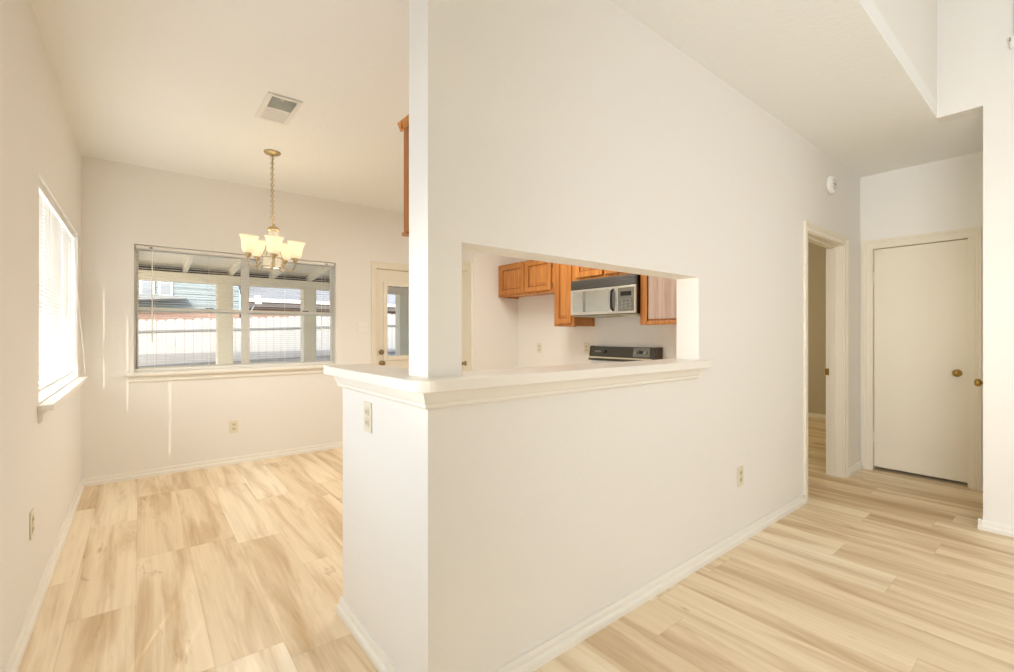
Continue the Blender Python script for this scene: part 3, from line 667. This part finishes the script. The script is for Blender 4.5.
def cab(label, y0, y1, z0, z1, doors, pm=None, hinges=()):
    t = thing('wall_cabinet', label, 'cabinet', ((XF + XK) / 2, (y0 + y1) / 2, z0), G)
    b = MB().box(XF + 0.0, XK - 0.0008, y0, y0 + 0.014, z0, z1).box(XF, XK - 0.0008, y1 - 0.014, y1, z0, z1).box(XF, XK - 0.0008, y0 + 0.014, y1 - 0.014, z1 - 0.014, z1).box(XF, XK - 0.0008, y0 + 0.014, y1 - 0.014, z0 + 0.016, z0 + 0.030).box(XK - 0.01, XK - 0.0008, y0 + 0.014, y1 - 0.014, z0 + 0.03, z1 - 0.014)
    b.build('body', OAK, t)
    ff = MB()
    ff.box(XF - 0.0185, XF - 0.0004, y0, y0 + 0.035, z0, z1).box(XF - 0.0185, XF - 0.0004, y1 - 0.035, y1, z0, z1).box(XF - 0.0185, XF - 0.0004, y0 + 0.035, y1 - 0.035, z0, z0 + 0.045).box(XF - 0.0185, XF - 0.0004, y0 + 0.035, y1 - 0.035, z1 - 0.04, z1)
    if len(doors) == 2: ym = (doors[0][1] + doors[1][0]) / 2; ff.box(XF - 0.0185, XF - 0.0004, ym - 0.02, ym + 0.02, z0 + 0.045, z1 - 0.04)
    ff.build('face_frame', OAK, t)
    for (a, c) in doors:
        raised_door(t, XF - 0.019, a, c, z0 + 0.028, z1 - 0.018, pm=pm)
    for (hy, hz) in hinges: MB().tube([(XF - 0.026, hy, hz - 0.022), (XF - 0.026, hy, hz + 0.022)], 0.006, 8).build('hinge', STEEL, t)
    return t
cab('wide two-door oak wall cabinet over the empty refrigerator alcove', 3.520, YA - 0.001, 1.680, 2.072, [(3.560, 3.985), (4.005, 4.450)], hinges=((3.548, 1.76), (3.548, 1.97)))
cab('narrow one-door oak wall cabinet left of the microwave', 3.232, 3.518, 1.312, 2.072, [(3.262, 3.490)])
cab('oak wall cabinet directly above the microwave', 2.448, 3.230, 1.772, 2.072, [(2.480, 2.83), (2.85, 3.200)])
# cabinet right of the microwave: oak frame, panel color carries glare
t = thing('wall_cabinet', 'wall cabinet right of the microwave, panel tinted pale pinkish as painted glare', 'cabinet', (3.63, 2.25, 1.312), G)
MB().box(XF, XK - 0.0008, 2.06, 2.440, 1.335, 2.072).build('body', OAK, t)
MB().box(XF - 0.020, XF - 0.0004, 2.372, 2.440, 1.312, 2.072).box(XF - 0.020, XF - 0.0004, 2.06, 2.372, 1.312, 1.345).box(XF - 0.020, XF - 0.0004, 2.06, 2.372, 2.04, 2.072).build('face_frame', OAK, t, bevel=0.003)
MB().box(XF - 0.012, XF - 0.0006, 2.064, 2.362, 1.362, 2.038).build('panel', GLAREOAK, t)
MB().box(XF - 0.026, XF - 0.020, 2.366, 2.380, 1.345, 2.072).build('edge_bead', OAK, t, bevel=0.002)

# upper cabinet on the kitchen side of the centre wall, end showing past the column
t = thing('wall_cabinet', 'tall oak cabinet edge with crown beside the column top', 'cabinet', (1.3, 1.56, 1.642), G)
y0, y1, z0, z1 = YC + T + 0.0008, 1.715, 1.642, 2.075
MB().box(0.840, 2.30, y0, y1, z0, z1).build('body', OAK, t, bevel=0.002)
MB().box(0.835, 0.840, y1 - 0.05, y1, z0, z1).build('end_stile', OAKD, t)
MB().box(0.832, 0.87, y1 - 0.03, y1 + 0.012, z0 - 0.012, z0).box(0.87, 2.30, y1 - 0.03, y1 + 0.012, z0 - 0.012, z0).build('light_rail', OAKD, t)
cpf = [(0, 0), (0.006, 0), (0.010, 0.012), (0.014, 0.022), (0.018, 0.030), (0, 0.030)]
m_ = MB(); m_.prism([(0.840 - p, 2.062 + q) for p, q in cpf], 'y', y0, y1 + 0.032); m_.prism([(y1 + p, 2.062 + q) for p, q in cpf], 'x', 0.822, 2.30)
m_.build('crown_molding', OAK, t)
for k in range(3):
    a = 0.87 + k * 0.475
    MB().box(a, a + 0.45, y1 + 0.0005, y1 + 0.019, z0 + 0.03, z1 - 0.03).build('door', OAK, t, bevel=0.004)

# ------------------------------------------------------------------ microwave over the range
MX, my0, my1, mz0, mz1 = 3.425, 2.446, 3.226, 1.402, 1.764
t = thing('microwave', 'black microwave with mirrored door hung above the range', 'microwave', (3.6, 2.84, mz0))
MB().box(MX, XK - 0.001, my0, my1, mz0 + 0.012, mz1).build('body', BLACK, t, bevel=0.003)
MB().box(MX + 0.01, XK - 0.02, my0 + 0.01, my1 - 0.01, mz0, mz0 + 0.012).build('underside', UNDER, t)
MB().box(MX + 0.12, MX + 0.22, my0 + 0.10, my0 + 0.24, mz0 - 0.003, mz0).build('task_lamp_lens', WPLAST, t)
MB().box(MX + 0.05, MX + 0.20, my1 - 0.38, my1 - 0.12, mz0 - 0.004, mz0).build('grease_filter', SILV, t)
g_ = MB().box(MX - 0.012, MX, my0, my1, 1.672, mz1)
for k in range(6): g_.hexa([(MX - 0.020, my0 + 0.01, 1.680 + k * 0.0135), (MX - 0.012, my0 + 0.01, 1.680 + k * 0.0135), (MX - 0.012, my1 - 0.01, 1.680 + k * 0.0135), (MX - 0.020, my1 - 0.01, 1.680 + k * 0.0135), (MX - 0.014, my0 + 0.01, 1.690 + k * 0.0135), (MX - 0.012, my0 + 0.01, 1.690 + k * 0.0135), (MX - 0.012, my1 - 0.01, 1.690 + k * 0.0135), (MX - 0.014, my1 - 0.01, 1.690 + k * 0.0135)])
g_.build('vent_grille', VENTG, t)
dy = 2.652
d_ = MB().box(MX - 0.022, MX - 0.0006, dy + 0.002, my1, mz0 + 0.016, 1.668).build('door', SILV, t, bevel=0.003)
MB().box(MX - 0.0245, MX - 0.0222, dy + 0.085, my1 - 0.030, mz0 + 0.042, 1.648).build('door_window', MIRROR, d_)
MB().box(MX - 0.0255, MX - 0.0246, my1 - 0.20, my1 - 0.165, mz0 + 0.042, 1.648).build('dark_strip', PANELG, d_)
MB().tube([(MX - 0.020, dy + 0.042, 1.64), (MX - 0.045, dy + 0.042, 1.625), (MX - 0.048, dy + 0.042, 1.56), (MX - 0.045, dy + 0.042, 1.47), (MX - 0.020, dy + 0.042, 1.45)], 0.013, 10).build('handle', BLACK, d_)
cpn = MB().box(MX - 0.022, MX - 0.0006, my0, dy - 0.002, mz0 + 0.016, 1.668).build('control_panel', SILV, t, bevel=0.003)
MB().box(MX - 0.0245, MX - 0.0222, my0 + 0.018, dy - 0.016, mz0 + 0.036, 1.650).build('panel_glass', SMOKE, cpn)
MB().box(MX - 0.0255, MX - 0.0246, my0 + 0.045, dy - 0.045, 1.575, 1.615).build('display', BLACK, cpn)
m_ = MB()
for i in range(3):
    for j in range(4): m_.box(MX - 0.0262, MX - 0.0246, my0 + 0.042 + i * 0.043, my0 + 0.072 + i * 0.043, mz0 + 0.05 + j * 0.027, mz0 + 0.068 + j * 0.027)
m_.build('buttons', PANELG, cpn)

# ------------------------------------------------------------------ range
ry0, ry1 = 2.45, 3.225
t = thing('kitchen_range', 'white kitchen range with dark olive control panel below the microwave', 'range', (3.45, 2.84, 0))
MB().box(3.14, 3.765, ry0, ry1, 0.06, 0.880).build('body', WENAM, t, bevel=0.004)
MB().box(3.17, 3.76, ry0 + 0.02, ry1 - 0.02, 0, 0.06).build('kick_plate', BLACK, t)
MB().box(3.115, 3.765, ry0 - 0.003, ry1 + 0.003, 0.8805, 0.900).build('cooktop', WENAM, t, bevel=0.004)
for bx_, by_, r in ((3.28, 2.63, 0.10), (3.28, 3.04, 0.08), (3.53, 2.63, 0.08), (3.53, 3.04, 0.10)):
    b_ = MB()
    for q in (0.25, 0.5, 0.75, 1.0): b_.torus((bx_, by_, 0.909), (0, 0, 1), r * q, 0.006, 24, 6)
    b_.lathe([(r * 1.18, 0.9005), (r * 1.18, 0.905), (r * 1.08, 0.9025), (0.001, 0.9015)], (bx_, by_, 0), seg=24)
    b_.build('burner', BLACK, t)
od = MB().box(3.105, 3.139, ry0 + 0.01, ry1 - 0.01, 0.24, 0.80).build('oven_door', WENAM, t, bevel=0.004)
MB().box(3.102, 3.1048, ry0 + 0.12, ry1 - 0.12, 0.36, 0.66).build('oven_window', BLACK, od)
MB().tube([(3.105, ry0 + 0.08, 0.745), (3.06, ry0 + 0.08, 0.75), (3.06, ry1 - 0.08, 0.75), (3.105, ry1 - 0.08, 0.745)], 0.012, 10).build('handle', WENAM, od)
MB().box(3.110, 3.139, ry0 + 0.01, ry1 - 0.01, 0.075, 0.225).build('drawer', WENAM, t, bevel=0.004)
bgx = 3.695
bg = MB().hexa([(bgx, ry0, 0.985), (3.774, ry0, 0.985), (3.774, ry1, 0.985), (bgx, ry1, 0.985), (bgx + 0.018, ry0, 1.104), (3.774, ry0, 1.104), (3.774, ry1, 1.104), (bgx + 0.018, ry1, 1.104)]).build('backguard', GUARD, t, bevel=0.003)
MB().box(3.715, 3.774, ry0, ry1, 0.9005, 0.9845).build('backguard_riser', WENAM, bg)
MB().box(bgx - 0.010, 3.75, ry0 + 0.03, ry1 + 0.012, 0.960, 0.9845).build('lower_panel', GUARD, bg)
MB().box(bgx - 0.016, bgx + 0.002, ry0 + 0.03, ry1 + 0.012, 0.985, 0.998).build('trim_strip', mat('cream_trim_strip', (0.70, 0.62, 0.44), 0.35), bg)
for a, b in ((ry0 - 0.036, ry0 - 0.001), (ry1 + 0.001, ry1 + 0.010)):
    MB().hexa([(bgx - 0.006, a, 0.962), (3.774, a, 0.962), (3.774, b, 0.962), (bgx - 0.006, b, 0.962), (bgx + 0.014, a, 1.108), (3.774, a, 1.108), (3.774, b, 1.108), (bgx + 0.014, b, 1.108)]).build('end_cap', GUARDB, bg, bevel=0.005)
fx = lambda z: bgx + 0.018 * (z - 0.985) / 0.119
def onface(y0_, y1_, z0_, z1_, th, name, m):
    MB().hexa([(fx(z0_) - th, y0_, z0_), (fx(z0_) - 0.0004, y0_, z0_), (fx(z0_) - 0.0004, y1_, z0_), (fx(z0_) - th, y1_, z0_), (fx(z1_) - th, y0_, z1_), (fx(z1_) - 0.0004, y0_, z1_), (fx(z1_) - 0.0004, y1_, z1_), (fx(z1_) - th, y1_, z1_)]).build(name, m, bg)
onface(2.505, 2.690, 1.012, 1.098, 0.003, 'clock_panel', PANELG)
onface(2.580, 2.625, 1.042, 1.070, 0.0045, 'clock_display', BLACK)
onface(3.085, 3.165, 1.045, 1.062, 0.002, 'badge', PANELG)
for ky in (3.02, 2.545, 2.655):
    MB().lathe([(0.001, 0), (0.016, 0), (0.014, 0.016), (0.001, 0.017)], (fx(1.055) - 0.0035, ky, 1.053), (-1, 0, 0.15), 16).build('control_knob', BLACK if ky > 2.9 else GREYP, bg)

# kitchen ceiling lamp (unseen, added to light kitchen and dining, position guessed)
t = thing('added_ceiling_light', 'unseen kitchen ceiling light box added above the pass-through', 'ceiling light', (2.4, 3.05, ZC))
MB().box(1.75, 3.05, 2.85, 3.25, ZC - 0.09, ZC - 0.0008).build('housing', WPLAST, t, bevel=0.008)
MB().box(1.79, 3.01, 2.88, 3.22, ZC - 0.100, ZC - 0.0905).build('diffuser', TUBE, t)
area('kitchen_fill_lamp', (2.4, 3.05, ZC - 0.106), (0, 0, -1), 1.2, 0.32, 26, (1.0, 0.96, 0.89))

# ------------------------------------------------------------------ outside: ground, patio cover, fence, neighbours
struct(wall('z', -0.30, -0.14, (-14, 22), (-12, 30), []).build('ground', CONC), 'pale ground outside the windows', 'ground')
t = thing('patio_cover', 'cream patio roof with rafters on posts outside the dining window', 'patio cover', (1.5, 8.0, -0.14))
MB().box(-3.5, 6.5, 7.92, 8.08, 1.972, 2.100).build('beam', PATIO, t, bevel=0.006)
for px in (-1.35, 0.985, 2.18, 3.87):
    MB().box(px - 0.10, px + 0.10, 7.90, 8.10, -0.14, 1.971).build('post', PATIO, t, bevel=0.006)
zr = lambda y_: 2.105 + (8.0 - y_) * 0.072
for k in range(14):
    rx_ = 0.502 + 0.565 * (k - 5)
    MB().hexa([(rx_ - 0.024, 5.20, zr(5.20)), (rx_ + 0.024, 5.20, zr(5.20)), (rx_ + 0.024, 8.45, zr(8.45)), (rx_ - 0.024, 8.45, zr(8.45)), (rx_ - 0.024, 5.20, zr(5.20) + 0.10), (rx_ + 0.024, 5.20, zr(5.20) + 0.10), (rx_ + 0.024, 8.45, zr(8.45) + 0.10), (rx_ - 0.024, 8.45, zr(8.45) + 0.10)]).build('rafter', PATIO, t)
MB().hexa([(-3.6, 5.18, zr(5.18) + 0.101), (6.6, 5.18, zr(5.18) + 0.101), (6.6, 8.5, zr(8.5) + 0.101), (-3.6, 8.5, zr(8.5) + 0.101), (-3.6, 5.18, zr(5.18) + 0.125), (6.6, 5.18, zr(5.18) + 0.125), (6.6, 8.5, zr(8.5) + 0.125), (-3.6, 8.5, zr(8.5) + 0.125)]).build('roof_deck', PATIO, t)
m_ = MB()
for zz in (2.102, 2.126, 2.150, 2.174): m_.box(-3.5, 6.5, 8.118, 8.132, zz, zz + 0.017)
m_.box(-3.5, 6.5, 8.1325, 8.142, 2.06, 2.193)
m_.build('dark_lattice', PDARK, t)

t = thing('fence', 'white picket board fence beyond the patio', 'fence', (2, 11, -0.14))
m_ = MB(); x = -7.0; k = 0
while x < 12:
    top = 1.50 + 0.05 * x + 0.012 * math.sin(k * 2.1); b0 = -0.14
    m_.prism([(x, b0), (x + 0.138, b0), (x + 0.138, top - 0.035), (x + 0.105, top), (x + 0.033, top), (x, top - 0.035)], 'y', 11.0, 11.018); x += 0.145; k += 1
m_.build('boards', FENCE, t)
for z0_, sl__ in ((1.265, 0.034), (0.600, 0.030)):
    MB().hexa([(-7, 10.955, z0_ - 7 * sl__), (12, 10.955, z0_ + 12 * sl__), (12, 10.999, z0_ + 12 * sl__), (-7, 10.999, z0_ - 7 * sl__), (-7, 10.955, z0_ - 7 * sl__ + 0.032), (12, 10.955, z0_ + 12 * sl__ + 0.032), (12, 10.999, z0_ + 12 * sl__ + 0.032), (-7, 10.999, z0_ - 7 * sl__ + 0.032)]).build('rail', FRAIL, t)
for px in (-4.3, -1.9, 0.5, 2.9, 5.3, 7.7): MB().box(px - 0.045, px + 0.045, 11.0185, 11.108, -0.14, 1.40 + 0.05 * px).build('post', FENCE, t)

def siding(mb, x0, x1, y, z0, z1, step=0.16):
    z = z0
    while z < z1 - 0.01:
        zz = min(z + step, z1); mb.hexa([(x0, y - 0.03, z), (x1, y - 0.03, z), (x1, y + 0.02, z), (x0, y + 0.02, z), (x0, y - 0.006, zz), (x1, y - 0.006, zz), (x1, y + 0.02, zz), (x0, y + 0.02, zz)]); z = zz
    return mb
t = thing('neighbor_house', 'pale blue-sided neighbor house with white windows seen through the left pane', 'house', (-1, 16, -0.14), 'neighbor houses beyond the fence')
siding(MB(), -7, 2.35, 16.0, 1.9, 5.0).box(-7, 2.35, 16.03, 20, 1.9, 5.0).build('wall', SIDING, t)
for wx in (-0.45, 0.12, 0.52):
    fo = MB().box(wx - 0.13, wx + 0.20, 15.925, 15.968, 2.28, 2.82).build('window', WENAM, t); MB().box(wx - 0.08, wx + 0.15, 15.918, 15.9245, 2.33, 2.77).build('pane', WGLASS, fo)
MB().prism([(-4.0, 1.86), (1.00, 2.20), (1.05, 2.24), (0.2, 2.28), (-4.0, 2.28)], 'y', 15.2, 15.92).build('lower_roof', SHING, t)
MB().box(-7, 2.35, 15.9, 19, -0.14, 1.899).build('brick_base', BRICK, t)
MB().prism([(-7.4, 5.0), (2.7, 5.0), (-2.3, 7.2)], 'y', 15.8, 20).build('roof', SHING, t)
t = thing('neighbor_house', 'white-roofed neighbor house with dark soffit seen through the right pane', 'house', (6, 16.5, -0.14), 'neighbor houses beyond the fence')
MB().box(2.75, 12, 16.45, 20, -0.14, 2.08).build('wall', BRICK, t)
MB().box(2.6, 12, 16.05, 16.45, 2.081, 2.235).build('soffit', SOFFIT, t)
MB().box(2.5, 12.1, 15.98, 16.05, 2.235, 2.33).build('fascia', WENAM, t)
m_ = MB()
for k in range(9): m_.hexa([(2.5, 16.0 + k * 0.4, 2.331 + k * 0.18), (12.1, 16.0 + k * 0.4, 2.331 + k * 0.18), (12.1, 16.44 + k * 0.4, 2.331 + k * 0.18), (2.5, 16.44 + k * 0.4, 2.331 + k * 0.18), (2.5, 16.0 + k * 0.4, 2.36 + k * 0.18), (12.1, 16.0 + k * 0.4, 2.36 + k * 0.18), (12.1, 16.44 + k * 0.4, 2.541 + k * 0.18), (2.5, 16.44 + k * 0.4, 2.541 + k * 0.18)])
m_.build('roof', SIDW, t)
t = thing('yard_light', 'small white yard light on a thin leaning pole behind the fence', 'yard light', (2.25, 13.0, -0.14))
MB().tube([(2.12, 13.0, -0.14), (2.16, 13.0, 1.8), (2.30, 12.98, 2.02)], 0.02, 8).build('pole', LEAD, t)
MB().hexa([(2.26, 12.90, 1.98), (2.40, 12.90, 1.98), (2.40, 13.0, 1.98), (2.26, 13.0, 1.98), (2.24, 12.93, 2.20), (2.38, 12.93, 2.20), (2.38, 13.02, 2.20), (2.24, 13.02, 2.20)]).build('lamp_head', WENAM, t, bevel=0.01)
